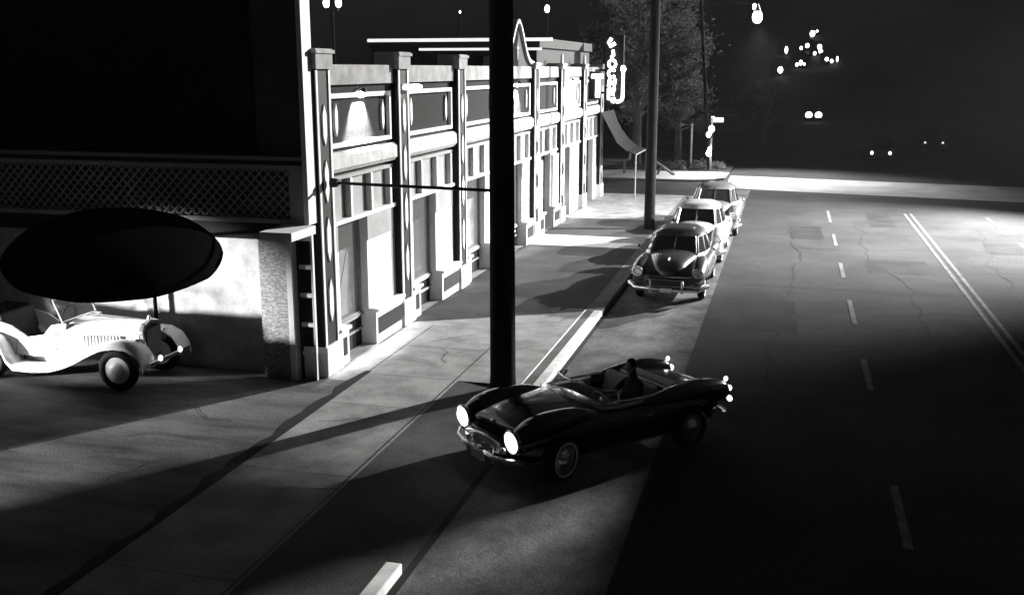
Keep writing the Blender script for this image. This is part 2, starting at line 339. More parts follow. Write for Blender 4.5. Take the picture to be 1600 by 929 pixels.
for k in range(7):
    y0=PC[k]+PW; y1=PC[k+1]-PW
    build(MB().box(-8.35,-7.98,y0,y1,3.93,5.1),'signboard','panel' if k not in (5,) else 'stucco',row)
    f=MB(); rectframe(f,-7.98,-7.90,y0+.14,y1-.14,4.0,4.97,.085); build(f,'signboard_frame','white',row)
    for y in (y0+.5,y1-.5): o=MB(); lozenge(o,-7.98,y,4.2,4.8,.06,.05); build(o,'ornament','white',row)
    build(MB().box(-8.35,FX-.04,y0+.001,y1-.001,5.12,5.48),'coping','stucco',row,bevel=.01)
    build(MB().prism([(-8.3,3.56),(FX-.05,3.56),(FX+.02,3.64),(FX+.02,3.86),(FX-.04,3.93),(-8.3,3.93)],'y',y0,y1),'fascia','fascia',row)
    build(MB().box(-8.3,FX-.08,y0,y1,3.42,3.49),'cornice','greypaint',row)
    build(MB().box(-8.25,-8.02,y0,y1,2.67,3.42),'transom_window','greypaint',row)
    t=MB(); n=3
    for i in range(1,n+1): 
        yy=y0+(y1-y0)*i/(n+.25); t.box(-8.019,-7.90,yy-.045,yy+.045,2.68,3.419)
    t.box(-8.019,-7.89,y0,y1,2.6,2.679)
    build(t,'transom_frame','white',row)
    a,b,kind=wide[k]; oy0=y0+a; oy1=y0+b
    # side panels
    if kind!=2:
        for (p0,p1) in ((y0,oy0),(oy1,y1)): build(MB().box(-8.15,-7.95,p0,p1,.72,2.6),'side_panel','white',row)
        for (p0,p1) in ((y0,oy0),(oy1,y1)): build(MB().box(-7.95,-7.935,p0+.02,p1-.03,2.1,2.58),'upper_panel','greypaint',row)
        for (p0,p1) in ((y0,oy0),(oy1,y1)):
            bk=build(MB().box(-8.15,-7.80,p0+.002,p1,0,.66),'bulkhead','white',row)
            build(MB().box(-8.15,-7.74,p0+.002,p1+.02,.66,.72),'ledge','white',bk)
            if p1-p0>.3: build(MB().box(-7.80,-7.79,p0+.1,p1-.1,.18,.52),'inset','dark',bk)
    else:
        for (p0,p1) in ((y0,oy0),(oy1,y1)): build(MB().box(-8.15,-7.95,p0,p1,.0,2.6),'side_panel','white' if k==6 else 'greypaint',row)
    # recessed entrance
    rc=MB().box(-8.6,-8.5,oy0-.1,oy1+.1,0,2.6).box(-8.5,-8.151,oy0-.1,oy0-.001,0,2.6).box(-8.5,-8.151,oy1+.001,oy1+.1,0,2.6).box(-8.6,-8.151,oy0-.1,oy1+.1,2.601,2.66)
    build(rc,'entrance_recess','recess',row)
    if kind==2 or k==4:
        dr=build(MB().box(-8.25,-8.19,oy0+.02,oy1-.02,.03,2.5),'door','white' if k==5 else 'dark',row)
        build(MB().box(-8.19,-8.185,oy0+.14,oy1-.14,1.1,2.3),'pane','shopglass',dr)
        build(MB().cyl((-8.15,oy1-.08,1.0),(-8.15,oy1-.08,1.2),.015),'handle','chrome',dr)
    else:
        # glazed show window across the back of the entrance with its low base
        sw=build(MB().box(-8.20,-8.12,oy0+.01,oy1-.01,0,.62),'show_window','dark',row)
        build(MB().box(-8.20,-8.08,oy0+.01,oy1-.01,.32,.36).box(-8.20,-8.06,oy0+.01,oy1-.01,.60,.66),'sill','greypaint' if k!=1 else 'white',sw)
        fr=MB(); rectframe(fr,-8.20,-8.10,oy0+.012,oy1-.012,.661,2.59,.03); build(fr,'frame','greypaint',sw)
        build(MB().box(-8.135,-8.13,oy0+.045,oy1-.045,.70,2.55),'pane','clear',sw)
        build(MB().box(-8.24,-8.22,oy0+.05,oy1-.05,.7,2.0),'display_board','display' if k!=1 else 'dark',sw)
        if k!=1: build(MB().prism([(oy0+.3,.72),(oy0+.8,.72),(oy0+1.05,1.95),(oy0+.92,1.95)],'x',-8.219,-8.205),'pane_reflection','greypaint',sw)  # pale slanted strip stands for the reflection in the glass
# bigger white hoarding panels of the fifth bay
build(MB().box(-7.949,-7.86,32.45,33.25,.35,2.45),'hoarding','white',row)
build(MB().box(-7.949,-7.86,34.8,35.65,.5,2.5),'hoarding','white',row)
# curved gable
gy0,gy1=PC[3]+.1,PC[4]-.1; gm=(gy0+gy1)/2
def gz_(t): return 5.52+1.22*math.exp(-(abs(t)/.46)**2.0)
outer=[(gm+(gy1-gm)*i/14,gz_(i/14)) for i in range(-14,15)]
g=build(MB().prism([(gy0,5.481)]+outer+[(gy1,5.481)],'x',-8.15,-7.95),'gable','dark',row)
m=MB(); 
for i in range(len(outer)-1):
    (a,b),(c,d_)=outer[i],outer[i+1]
    m.add([(x,yy,zz+dz) for x in(-8.18,-7.86) for (yy,zz) in((a,b),(c,d_)) for dz in(-.03,.10)],[(0,1,3,2),(4,6,7,5),(0,4,5,1),(2,3,7,6),(1,5,7,3),(0,2,6,4)])
build(m,'gable_moulding','white',g)
m=MB(); lozenge(m,-7.95,gm,5.62,6.25,.045,.04); m.box(-7.95,-7.91,gm-.14,gm+.14,5.98,6.04); build(m,'ornament','white',g)
# raised rear roof; its two pale edge boards are drawn as glowing tubes
r2=build(MB().box(-14.2,-8.3,34.1,43.4,4.99,6.1),'raised_roof','dark',row)
build(MB().box(-14.3,-8.2,34.1,43.5,6.102,6.42),'roof_edge','dark',row)
build(MB().cyl((-14.3,34.0,6.36),(-7.75,34.0,6.36),.055,n=8),'edge_glow','softglow',row)
build(MB().cyl((-12.4,33.95,6.05),(-8.1,33.95,6.05),.04,n=8),'edge_glow','softglow',row)
# wall lamps with shades
def wall_lamp(y,label,z=5.02):
    t=thing('wall_lamp',label,'lamp',(FX-.1,y,z),group='downlights over the signboards',world=True)
    build(MB().tube([(-7.98,y,z-.0),(-7.93,y,z+.05),(-7.87,y,z+.05),(-7.845,y,z)],.012,6),'arm','dmetal',t)
    build(MB().cyl((-7.83,y,z+.03),(-7.855,y,z-.035),.03,.06,14,cap=False),'lamp_shade','dmetal',t,smooth=True)
    build(MB().ell((-7.84,y,z-.0),(.02,.02,.02)),'bulb','bulb',t,smooth=True)
    spot('wall_lamp_beam',(-7.85,y,z-.05),(-8.72,y,z-1.05),1700,104,.25,.02)
wall_lamp(18.4,'shaded wall lamp over the brightly pooled first signboard'); wall_lamp(30.1,'shaded wall lamp on the signboard under the curved gable'); wall_lamp(37.9,'shaded wall lamp on the bright signboard near the neon signs')
t=thing('tube_lamp','short bright tube lamp fixed across the second pilaster','lamp',(FX+.1,20.35,5.02),world=True)
build(MB().box(FX+.14,FX+.2,19.95,20.95,5.06,5.10),'hood','metal',t)
build(MB().cyl((FX+.22,19.98,5.03),(FX+.22,20.92,5.03),.045,n=10),'tube','neon',t,smooth=True)
# dark strut from the facade to the big pole
t=thing('strut','thin dark steel strut running level from the first pilaster to the big pole','strut',(FX+.15,16.5,3.45),world=True)
build(MB().tube([(FX+.15,16.5,3.46),(-4.78,16.42,3.42)],.028,8),'rod','dmetal',t)
build(MB().cyl((FX+.14,16.5,3.46),(FX+.28,16.5,3.46),.09,.07,10),'clamp','dmetal',t)
# ------------------------------------------------------------------ neon signs at the far end
t=thing('neon_sign','tall vertical neon sign of stacked glowing letters at the far end of the shops','neon sign',(-7.2,42.6,4.1),world=True)
NY=42.6; nx_=-7.1
build(MB().box(-7.5,-6.72,NY+.02,NY+.14,4.0,6.75),'panel','dark',t)
build(MB().box(-7.9,-7.5,NY+.05,NY+.1,4.4,4.48).box(-7.9,-7.5,NY+.05,NY+.1,5.3,5.38),'bracket','dmetal',t)
n=MB(); q=NY-.03; cx=-7.18
def arc(cx,cz,rx,rz,a0,a1,k=10): return [(cx+rx*math.cos(R(a0+(a1-a0)*i/k)),q,cz+rz*math.sin(R(a0+(a1-a0)*i/k))) for i in range(k+1)]
n.tube([(cx-.05,q,6.62),(cx-.16,q,6.45),(cx-.08,q,6.3),(cx+.1,q,6.42)],.07,6)
n.tube([(cx+.02,q,6.15),(cx+.05,q,5.95),(cx-.05,q,5.85)],.06,6)
n.tube(arc(cx,5.6,.15,.16,0,360),.05,6); n.tube(arc(cx,5.22,.15,.15,40,320),.05,6)
n.tube([(cx-.13,q,4.7),(cx-.13,q,5.0),(cx+.13,q,4.7),(cx+.13,q,5.0)],.07,6)
n.tube([(cx+.15,q,4.58),(cx-.13,q,4.58),(cx-.13,q,4.2),(cx+.15,q,4.2)],.07,6); n.tube([(cx-.13,q,4.4),(cx+.1,q,4.4)],.07,6)
build(n,'neon_letter','neon',t,smooth=True)
t=thing('neon_arrow','curved glowing neon hook beside the vertical letters','neon sign',(-6.7,42.6,4),world=True)
build(MB().tube([(-6.72,NY-.03,5.45),(-6.72,NY-.03,4.35)]+[(-6.72-.22+.22*math.cos(a),NY-.03,4.3-.22*math.sin(a)) for a in (.3,.7,1.1,1.5)]+[(-7.08,NY-.03,4.12)],.06,8),'neon_tube','neon',t,smooth=True)
build(MB().ell((-6.72,NY-.03,5.4),(.11,.09,.14)).ell((-7.1,NY-.03,4.14),(.11,.09,.11)),'neon_tip','neon',t,smooth=True)
build(MB().box(-6.72,-6.69,NY,NY+.1,4.3,5.4),'rail','dmetal',t)
t=thing('neon_letter_sign','glowing T shaped neon sign on the last signboard of the shops','neon sign',(FX+.3,41.2,4.1),world=True)
build(MB().box(FX-.05,FX+.4,41.34,41.42,4.2,5.3),'panel','dark',t)
build(MB().tube([(-7.78,41.28,5.12),(-7.32,41.28,5.12)],.08,8).tube([(-7.53,41.28,5.12),(-7.53,41.28,4.3)],.09,8),'neon_letter','neon',t,smooth=True)
# curved awning at the end of the row
prof=[(-7.72-.0,3.62),(-7.55,3.2),(-7.3,2.75),(-7.0,2.35),(-6.6,2.05),(-6.2,1.9)]
t=thing('awning','sagging grey canvas awning sloping out from the end of the shop row','awning',(-7.72,44,0),world=True)
build(MB().prism(prof+[(x+.03,z-.05) for x,z in prof[::-1]],'y',43.2,46.4),'canvas','awning',t)
build(MB().tube([(-6.2,46.4,1.9),(-6.2,46.4,0)],.03,6).tube([(-6.2,43.2,1.9),(-6.2,43.2,0)],.03,6).tube([(-6.2,43.2,1.88),(-6.2,46.4,1.88)],.025,6),'frame','metal',t)
t=thing('pipe_rail','low pale pipe rail bent upward at one end on the far corner','railing',(-9,54.3,0),world=True)
build(MB().tube([(-9.6,54.3,0),(-9.6,54.3,.7),(-8.4,54.3,.7),(-8.15,54.3,.75),(-8.1,54.3,1.15),(-8.1,54.3,1.3)],.07,6).tube([(-8.4,54.3,.7),(-8.4,54.3,0)],.07,6),'rail','metal',t)
t=thing('sawhorse','slanted pale timber brace standing just right of the second pole','brace',(-6.5,54,0),world=True)
build(MB().tube([(-7.2,54,1.0),(-5.7,54,0)],.09,6).tube([(-6.4,54,.45),(-6.6,54,0)],.06,6),'board','stucco',t)
# ------------------------------------------------------------------ open-front building on the left
lb=thing('drive_in_building','tall dark building with lattice band and brick pier beside the parking lot','building',(-8,15.9,0),world=True)
build(MB().box(-24,-8.87,16.5,16.6,0,2.5),'wall','fascia',lb)
build(MB().box(-8.87,-8.32,15.92,16.2,0,2.5),'pier','brick',lb)
build(MB().box(-8.32,-8.22,15.86,16.18,0,2.52),'corner_post','white',lb)
build(MB().box(-24,-8.2,15.9,16.55,2.505,2.8),'beam','dark',lb)
build(MB().box(-24,-7.93,16.0,16.2,2.801,9.2),'upper_wall',mat('upper_wall',.06,.9,var=.3,scale=1.5),lb)
build(MB().box(-24,-8.83,15.93,15.998,3.98,9.2),'billboard','canvas',lb)
fin=build(MB().box(-7.929,-7.84,15.85,16.2,2.8,9.2),'corner_fin','white',lb)
m=MB().box(-24,-7.935,15.86,15.999,3.72,3.80).box(-24,-7.935,15.90,15.999,3.88,3.94).box(-24,-7.935,15.86,15.999,2.80,2.88).box(-8.2,-7.935,15.88,15.998,2.881,3.719)
build(m,'band_rail','greypaint',lb)
# lattice: real crossed laths
m=MB(); z0,z1=2.88,3.72
i=-24.0
while i<-8.25:
    for sg,ya in ((1,15.93),(-1,15.948)):
        t1=min(1,(-8.21-i)/.84)
        xa,xb=i,i+.84*t1; za,zb=(z0,z0+(z1-z0)*t1) if sg>0 else (z1,z1-(z1-z0)*t1)
        m.add([(xx+dx,ya+dy,zz) for dy in (0,.015) for xx,zz in ((xa,za),(xb,zb)) for dx in (-.02,.02)],[(0,1,3,2),(4,6,7,5),(0,4,5,1),(2,3,7,6),(1,5,7,3),(0,2,6,4)])
    i+=.17
build(m,'lattice','greypaint',lb)
build(MB().box(-8.3,-7.72,14.95,15.84,2.66,2.80),'canopy_eave','white',lb)
build(MB().box(-13.1,-13.0,16.38,16.499,0,2.5).box(-13.75,-13.62,16.38,16.499,0,2.5).box(-10.35,-10.25,16.44,16.499,0,2.5),'wall_post','white',lb)
dd=build(MB().box(-13.62,-13.1,16.44,16.498,0,2.2),'doorway','dark',lb)
m=MB()
m=MB().box(-12.0,-10.4,16.46,16.499,1.35,1.42)
build(m,'wall_ledge','greypaint',lb)
build(MB().box(-9.75,-9.45,16.47,16.499,1.95,2.2).box(-9.3,-9.2,16.47,16.499,1.95,2.25),'notice','greypaint',lb)
t=thing('trellis','narrow ladder-like trellis standing between brick pier and first pilaster','trellis',(-7.95,16.0,0),world=True)
build(MB().box(-7.90,-7.86,15.96,16.02,0,2.62),'post','white',t); build(MB().box(-8.17,-8.13,15.96,16.02,0,2.62),'post','dark',t)
for z in (.45,.97,1.5,2.0,2.5): build(MB().box(-8.129,-7.901,15.97,16.01,z,z+.07),'rung','white',t)
# ------------------------------------------------------------------ parasol
ux,uy,uz=-10.03,13.55,2.53
t=thing('parasol','huge dark domed parasol tilted over the pale open roadster','parasol',(-11.11,16.05,0),world=True)
m=MB(); n_=64; rings=[]
tl=R(12); 
def tp(x,y,z):
    q=R(37); xr=x*math.cos(q)+y*math.sin(q); yr=-x*math.sin(q)+y*math.cos(q)     # local axes: yr points away from the street corner
    y2=yr*math.cos(tl)-z*math.sin(tl); z2=yr*math.sin(tl)+z*math.cos(tl)
    return (ux+xr*math.cos(q)-y2*math.sin(q), uy+xr*math.sin(q)+y2*math.cos(q), uz+z2)
for j in range(15):
    ph=PI/2*j/14; rr=1.63*math.cos(ph) if j<14 else .01; zz=.62*math.sin(ph); ring=[]
    for i in range(n_):
        a=2*PI*i/n_; k=1-.018*abs(math.sin(5*a))*math.cos(ph)
        ring.append(tp(rr*k*math.cos(a),rr*k*math.sin(a),zz))
    rings.append(ring)
inner=[[tp(0,0,0) for _ in range(1)]]
m.loft([[ (p[0]*.995+ux*.005,p[1]*.995+uy*.005,p[2]-.03) for p in r] for r in rings[::-1]]+rings,cap=False)
build(m,'canopy','canvas',t,smooth=True,fix=False)
m=MB()
for i in range(10):
    a=2*PI*i/10; m.tube([tp(1.6*math.cos(b)*math.cos(a),1.6*math.cos(b)*math.sin(a),.56*math.sin(b)-.05) for b in (0,.4,.8,1.2,1.5)],.012,5)
build(m,'rib','dmetal',t)
build(MB().tube([(-11.11,16.05,0),(-11.11,16.05,2.2),(-11.11,15.9,2.36),(ux,uy,uz+.12)],.035,10),'pole','canvas',t)
build(MB().cyl((-11.11,16.05,-.004),(-11.11,16.05,.06),.22,.18,20),'base','canvas',t)
# ------------------------------------------------------------------ utility poles
def pole(x,y,z0,r,h,lean,label,arms=True):
    t=thing('utility_pole',label,'pole',(x,y,z0),group='wooden utility poles',world=True)
    top=(x+lean*h,y,z0+h)
    build(MB().tube([(x+lean*h*s,y,z0+h*s) for s in (0,.02,.3,.6,1)],[r*1.06,r,r*.95,r*.88,r*.78],20),'shaft','wood',t,smooth=True)
    if arms:
        build(MB().box(top[0]-1.2,top[0]+1.2,y-.06,y+.06,z0+h-.7,z0+h-.56),'crossarm','wood',t)
        m=MB()
        for s in (-1.1,-.5,.5,1.1): m.cyl((top[0]+s,y,z0+h-.56),(top[0]+s,y,z0+h-.42),.04,.05,8)
        build(m,'insulator','metal',t)
    return t
pole(-4.57,16.42,0,.222,11,-.003,'thick black utility pole behind the moving roadster, nearest the camera')
pole(-4.52,35.15,0,.185,11,0,'black utility pole at the kerb behind the parked cars')
p3=pole(-4.2,57.6,-.01,.10,9.4,-.088,'thin leaning utility pole on the far corner holding the street lamp',arms=False)
# street lamp on its arm
t=thing('street_lamp','round glowing street lamp hanging from a long arm above the junction','street lamp',(-4.95,57.5,8.3),world=True)
build(MB().tube([(-4.95,57.5,8.6),(-3.4,57.45,8.8),(-2.1,57.4,8.78)],.035,6),'arm','dmetal',t)
build(MB().cyl((-2.02,57.4,8.75),(-2.02,57.4,8.35),.05,.2,14),'hood','metal',t,smooth=True)
build(MB().ell((-2.0,57.4,8.08),(.26,.26,.34)),'globe','bulb',t,smooth=True)
build(MB().ell((-2.18,57.38,8.6),(.09,.09,.16)),'bulb','bulb',t,smooth=True)
# traffic signal, street name sign and post
t=thing('traffic_signal','lit traffic signal cluster with pale street name board at the far corner','traffic signal',(-4.1,57.3,0),world=True)
build(MB().cyl((-4.12,57.3,-.0),(-4.12,57.3,2.85),.06,n=10),'post','white',t)
build(MB().box(-4.05,-3.5,57.25,57.29,2.58,2.84),'name_board','softglow',t)  # board given its own glow so that it reads bright white
build(MB().box(-4.3,-4.02,57.16,57.24,1.75,2.4),'signal_head','dmetal',t)
for x,z,r in ((-4.12,2.22,.16),(-4.26,1.93,.13),(-4.22,.92,.14),(-4.17,1.15,.1)): build(MB().ell((x,57.12,z),(r,.06,r*1.2)),'lens','neon',t,smooth=True)
build(MB().box(-4.18,-3.98,57.27,57.33,2.62,2.9),'signal_cap','softglow',t)  # cap glows like the board
t=thing('sign_post','slim pale sign post with a small board left of the traffic signal','sign',(-5.25,58.2,0),world=True)
build(MB().cyl((-5.27,58.2,-.01),(-5.27,58.2,2.45),.06,n=8),'post','white',t)
build(MB().box(-5.98,-5.72,58.17,58.2,2.3,2.46).box(-5.72,-5.3,58.18,58.2,2.36,2.4),'board','greypaint',t)
# distant hanging street bulbs on posts behind the shops
for nm,xs,y,z,lab in (('twin_lamp',(-16.27,-15.8),35,7.7,'pair of round bulbs on a post above the shop roofs'),('post_lamp',(-13.99,),60,8.8,'single oval bulb on a post far beyond the curved gable'),('post_lamp',(-19.3,),60,8.7,'faint small bulb on a post just left of the big pole top')):
    t=thing(nm,lab,'lamp post',(xs[0],y,-.3),world=True)
    xm=sum(xs)/len(xs)
    build(MB().cyl((xm,y,-.3),(xm,y,z-.25),.07,.05,8),'post','wood',t)
    if len(xs)>1: build(MB().box(xs[0],xs[1],y-.02,y+.02,z-.28,z-.22),'crossbar','dmetal',t)
    r=.11 if y<50 else (.14 if xs[0]>-15 else .05)
    for x in xs: build(MB().ell((x,y,z),(r,r,r*1.5)),'bulb','bulb',t,smooth=True)
# ------------------------------------------------------------------ street lamp and floodlight outside the frame (the sources of two pools of light)
t=thing('road_lamp','street lamp on the right pavement beside the main road','street lamp',(15.6,40,0),world=True)
build(MB().cyl((15.8,40.2,0),(15.8,40.2,9.2),.1,.07,10),'post','dmetal',t)
build(MB().tube([(15.8,40.2,9.1),(15.2,40,9.15)],.04,6).cyl((15.2,40,9.15),(15.2,40,8.8),.08,.3,14),'lamp_shade','dmetal',t)
t=thing('road_lamp','added lower lamp on the right pavement that brightens the parked cars','street lamp',(14.6,45.7,0),world=True)  # extra lamp, put in to brighten the parked cars
build(MB().cyl((14.7,45.8,0),(14.7,45.8,5.7),.07,.05,8),'post','dmetal',t)
build(MB().cyl((14.75,45.75,5.72),(14.45,45.55,5.62),.08,.2,14,cap=False),'lamp_shade','dmetal',t)
t=thing('floodlight','low floodlight at the left edge of the parking lot','floodlight',(-19.7,10.25,0),world=True)
build(MB().cyl((-19.8,10.25,-.004),(-19.8,10.25,1.35),.04,n=8),'post','dmetal',t)
build(MB().cyl((-19.95,10.12,1.40),(-19.6,10.34,1.42),.12,.2,14,cap=False),'lamp_shade','dmetal',t)
# unseen block added across the road to shade the carriageway
ob=thing('shade_block','plain unseen two-storey block added across the main road to shade it','building',(17.5,20,0),world=True)
build(MB().box(17.2,30,-14,82,-.29,8.9),'wall','stucco',ob)
build(MB().box(17.0,30.2,-14.2,82.2,8.901,9.05),'roof','roofm',ob)
for k in range(20):
    y=-11+4.5*k
    for z in (1.0,5.0):
        wn=build(MB().box(17.12,17.199,y,y+2,z,z+2),'window','white',ob); build(MB().box(17.10,17.119,y+.1,y+1.9,z+.1,z+1.9),'pane','shopglass',wn)
# ------------------------------------------------------------------ vehicles
def interp(st,x):
    for a,b in zip(st,st[1:]):
        if a[0]<=x<=b[0]:
            i=st.index(a); t=(x-a[0])/(b[0]-a[0]); p=st[max(i-1,0)]; q=st[min(i+2,len(st)-1)]; out=[x]
            for k in range(1,len(a)):
                m0=(b[k]-p[k])/(b[0]-p[0])*(b[0]-a[0]) if b[0]!=p[0] else 0
                m1=(q[k]-a[k])/(q[0]-a[0])*(b[0]-a[0])
                t2=t*t;t3=t2*t; out.append((2*t3-3*t2+1)*a[k]+(t3-2*t2+t)*m0+(-2*t3+3*t2)*b[k]+(t3-t2)*m1)
            return out
    return list(st[-1])
def body_loft(st,nst,nr,ex=3.0,hole=None,yc=0):
    rings=[]
    x0,x1=st[0][0],st[-1][0]
    for i in range(nst+1):
        x=x0+(x1-x0)*(.5-.5*math.cos(PI*i/nst))*.35+(x1-x0)*(i/nst)*.65
        _,hw,zb,zt=interp(st,x); zc=(zb+zt)/2; hh=(zt-zb)/2; r=[]
        for k in range(nr):
            a=2*PI*(k+.5)/nr; c,s_=math.cos(a),math.sin(a)
            r.append((x,yc+hw*math.copysign(abs(c)**(2/ex),c),zc+hh*math.copysign(abs(s_)**(2/ex),s_)))
        rings.append(r)
    m=MB().loft(rings)
    if hole:
        keep=[]
        for f in m.f:
            c=sum((Vector(m.v[i]) for i in f),Vector())/len(f)
            if len(f)>4 or not hole(c): keep.append(f)
        m.f=keep
    return m
def wheel(parent,x,y,r,side,white=False,turn=0,wid=.17,z=None,hub=None):
    ax=Vector((math.sin(turn)*-side,math.cos(turn)*side,0)); c=Vector((x,y,r if z is None else z))
    w_=build(MB().torus(c,ax,r-.065,.075,32,12,1.15),'wheel','tyre',parent,smooth=True)
    hubm='chrome' if hub is None else hub
    if white: build(MB().torus(c+ax*.075,ax,r-.085,.024,40,8,.45),'whitewall','wwall',w_,smooth=True)
    build(MB().cyl(c-ax*.05,c+ax*.055,r-.115,n=24).cyl(c+ax*.055,c+ax*.105,r*.42,r*.2,20),'hubcap',hubm,w_,smooth=True)
    return w_
def arch_hole(ws,r,ymin=.45,ztop=9):
    return lambda c: any((c.x-wx)**2+(c.z-wz)**2<(r)**2 and abs(c.y)>ymin for wx,wz in ws) and c.z<ztop
def lamp(parent,p,r,d=(1,0,0),lit=True,bez='chrome'):
    p=Vector(p);d_=Vector(d).normalized()
    h=build(MB().cyl(p-d_*.12,p,r*.8,r*1.18,20).torus(p,d_,r*1.08,.018,20,6),'headlight',bez,parent,smooth=True)
    build(MB().cyl(p-d_*.0,p+d_*.035,r,r*.7,20),'lens','headl' if lit else 'clear',h,smooth=True); return h
# --- moving roadster in front
def roadster():
    t=thing('roadster','black open roadster with lit headlights and whitewall tyres pulling across the kerb','car',(-2.34,14.15,RZ),R(222))
    st=[(-2.08,.40,.46,.74),(-1.98,.62,.36,.85),(-1.65,.76,.26,.93),(-1.2,.80,.22,.97),(-.6,.80,.20,.92),(0,.79,.20,.90),(.5,.80,.20,.95),(1.0,.81,.20,.96),(1.45,.80,.22,.93),(1.8,.74,.28,.85),(1.98,.62,.34,.75),(2.06,.42,.42,.64)]
    ws=[(1.25,.33),(-1.25,.33)]; ah=arch_hole(ws,.40,.4,.72)
    def hole(c): return ah(c) or (-1.0<c.x<.32 and abs(c.y)<.60 and c.z>.75)
    b=build(body_loft(st,130,64,3.2,hole),'body','black',t,smooth=True)
    for s in (-1,1):
        f=[( .55,.10,.70,.90),(.9,.15,.62,1.0),(1.4,.19,.55,1.02),(1.75,.19,.52,.96),(1.95,.16,.52,.84),(2.02,.12,.56,.78)]
        build(body_loft(f,24,20,2.2,yc=s*.6),'front_fender','black',t,smooth=True)
        f=[(-2.2,.04,.66,.80),(-2.1,.10,.6,.92),(-1.7,.15,.6,1.02),(-1.3,.15,.6,1.03),(-.8,.12,.6,.98),(-.4,.06,.7,.90)]
        build(body_loft(f,24,20,2.2,yc=s*.62),'rear_fender','black',t,smooth=True)
        lamp(t,(2.05,s*.6,.69),.15,(1,0,-.05))
        build(MB().ell((-2.22,s*.62,.78),(.05,.045,.05)).ell((-2.14,s*.62,.95),(.035,.03,.04)).ell((-2.2,s*.66,.62),(.03,.05,.05)),'tail_lamp','tail',t,smooth=True)
        for wx in (1.25,-1.25):
            build(MB().tube([(wx+.405*math.cos(R(q)),s*.805,.33+.405*math.sin(R(q))) for q in range(15,166,10)],.014,6),'arch_trim','black',t,smooth=True)
        # door
        build(MB().tube([(.42,s*.815,.88),(.40,s*.815,.35),(-.45,s*.815,.35),(-.5,s*.815,.86)],.006,5),'door_seam','darkleather',t)
        build(MB().tube([(-.38,s*.83,.74),(-.25,s*.83,.74)],.014,6),'door_handle','chrome',t,smooth=True)
        build(MB().tube([(1.6,s*.05+s*.0,.965)]+[(.6,s*.3,.97)],.006,5),'hood_seam','darkleather',t)
    # wheels; rear pair left without whitewalls to sink into the shade
    for x,sd_ in ((1.25,1),(1.25,-1),(-1.25,1),(-1.25,-1)): wheel(t,x,sd_*.72,.335,sd_,x>0,R(12)*sd_ if x>0 else 0)
    # grille with teeth, bumpers
    g=build(MB().torus((2.07,0,.50),(1,0,0),.12,.028,28,8),'grille','chrome',t,smooth=True)
    for v in g.data.vertices: v.co.y*=3.5; v.co.z=.5+(v.co.z-.5)*.8
    m=MB()
    for k in range(-7,8): m.box(2.02,2.09,k*.05-.012,k*.05+.012,.42,.58)
    build(m,'grille_tooth','chrome',g)
    for s in (-1,1):
        build(MB().tube([(2.17,s*.12,.40),(2.2,s*.35,.41),(2.14,s*.58,.42),(1.98,s*.76,.43)],.04,8).cyl((2.16,s*.30,.30),(2.16,s*.30,.54),.035,n=10),'bumper','chrome',t,smooth=True)
        build(MB().tube([(-2.2,s*.30,.42),(-2.16,s*.6,.42),(-2.0,s*.76,.43)],.035,8),'bumper','chrome',t,smooth=True)
        build(MB().ell((2.12,s*.50,.56),(.03,.04,.035)),'parking_lamp','chrome',t,smooth=True)
    build(MB().tube([(2.19,-.12,.40),(2.22,0,.40),(2.19,.12,.40)],.03,8).box(2.19,2.21,-.16,.16,.27,.38),'number_plate','signw',t)
    build(MB().ell((1.92,0,.80),(.05,.05,.018)),'badge','chrome',t,smooth=True)
    build(MB().ell((1.2,0,.975),(.22,.02,.012)),'hood_strip','chrome',t,smooth=True)
    # cockpit
    build(MB().box(-.98,.34,-.60,.60,.32,.36).box(-1.0,-.96,-.6,.6,.36,.86).box(.33,.37,-.6,.6,.36,.86),'cockpit','darkleather',t)
    for s in (-1,1): build(MB().box(-.96,.33,s*.60-.02,s*.60+.02,.36,.89),'door_lining','leather',t,bevel=.01)
    for s in (-1,1):
        se=build(MB().box(-.62,-.1,s*.28-.24,s*.28+.24,.38,.54),'seat','leather',t,bevel=.04)
        build(MB().prism([(-.62,.5),(-.5,.5),(-.66,1.02),(-.8,1.02)],'y',s*.28-.24,s*.28+.24),'backrest','leather',se,bevel=.04)
    build(MB().tube([(-1.0+.0,-.58,.945),(-.99,.58,.945)],.03,8).tube([(-.99,.6,.945),(-.3,.62,.935),(.34,.60,.955)],.022,8).tube([(-.99,-.6,.945),(-.3,-.62,.935),(.34,-.60,.955)],.022,8),'cockpit_rim','chrome',t,smooth=True)
    build(MB().prism([(-1.3,.965),(-1.02,.96),(-1.02,1.0),(-1.2,1.01)],'y',-.52,.52),'top_cover','leather',t,bevel=.015)
    # windscreen, wraparound
    top=[(.06,-.60,1.10),(.32,-.52,1.13),(.43,-.25,1.15),(.46,0,1.155),(.43,.25,1.15),(.32,.52,1.13),(.06,.60,1.10)]
    bot=[(.18,-.66,.93),(.50,-.56,.95),(.62,-.28,.96),(.65,0,.965),(.62,.28,.96),(.50,.56,.95),(.18,.66,.93)]
    ws_=build(MB().tube(top,.016,8).tube(bot,.02,8).tube([bot[0],top[0]],.018,8).tube([bot[-1],top[-1]],.018,8),'windscreen_frame','chrome',t,smooth=True)
    build(MB().loft([top,bot],cap=False,closed=False),'glass','clear',ws_,smooth=True,fix=False)
    build(MB().torus((.12,.28,.86),(1,0,-.5),.18,.014,24,6),'steering_wheel','signw',t,smooth=True)
    build(MB().box(.30,.33,-.1,.1,1.08,1.13).cyl((.5,.7,.98),(.5,.7,1.06),.012).ell((.5,.70,1.08),(.03,.05,.04)),'mirror','chrome',t)
    return t
car=roadster(); car.scale=(.93,1.07,.95); car.location=(-2.56,14.33,RZ); car.rotation_euler=(0,0,R(228))
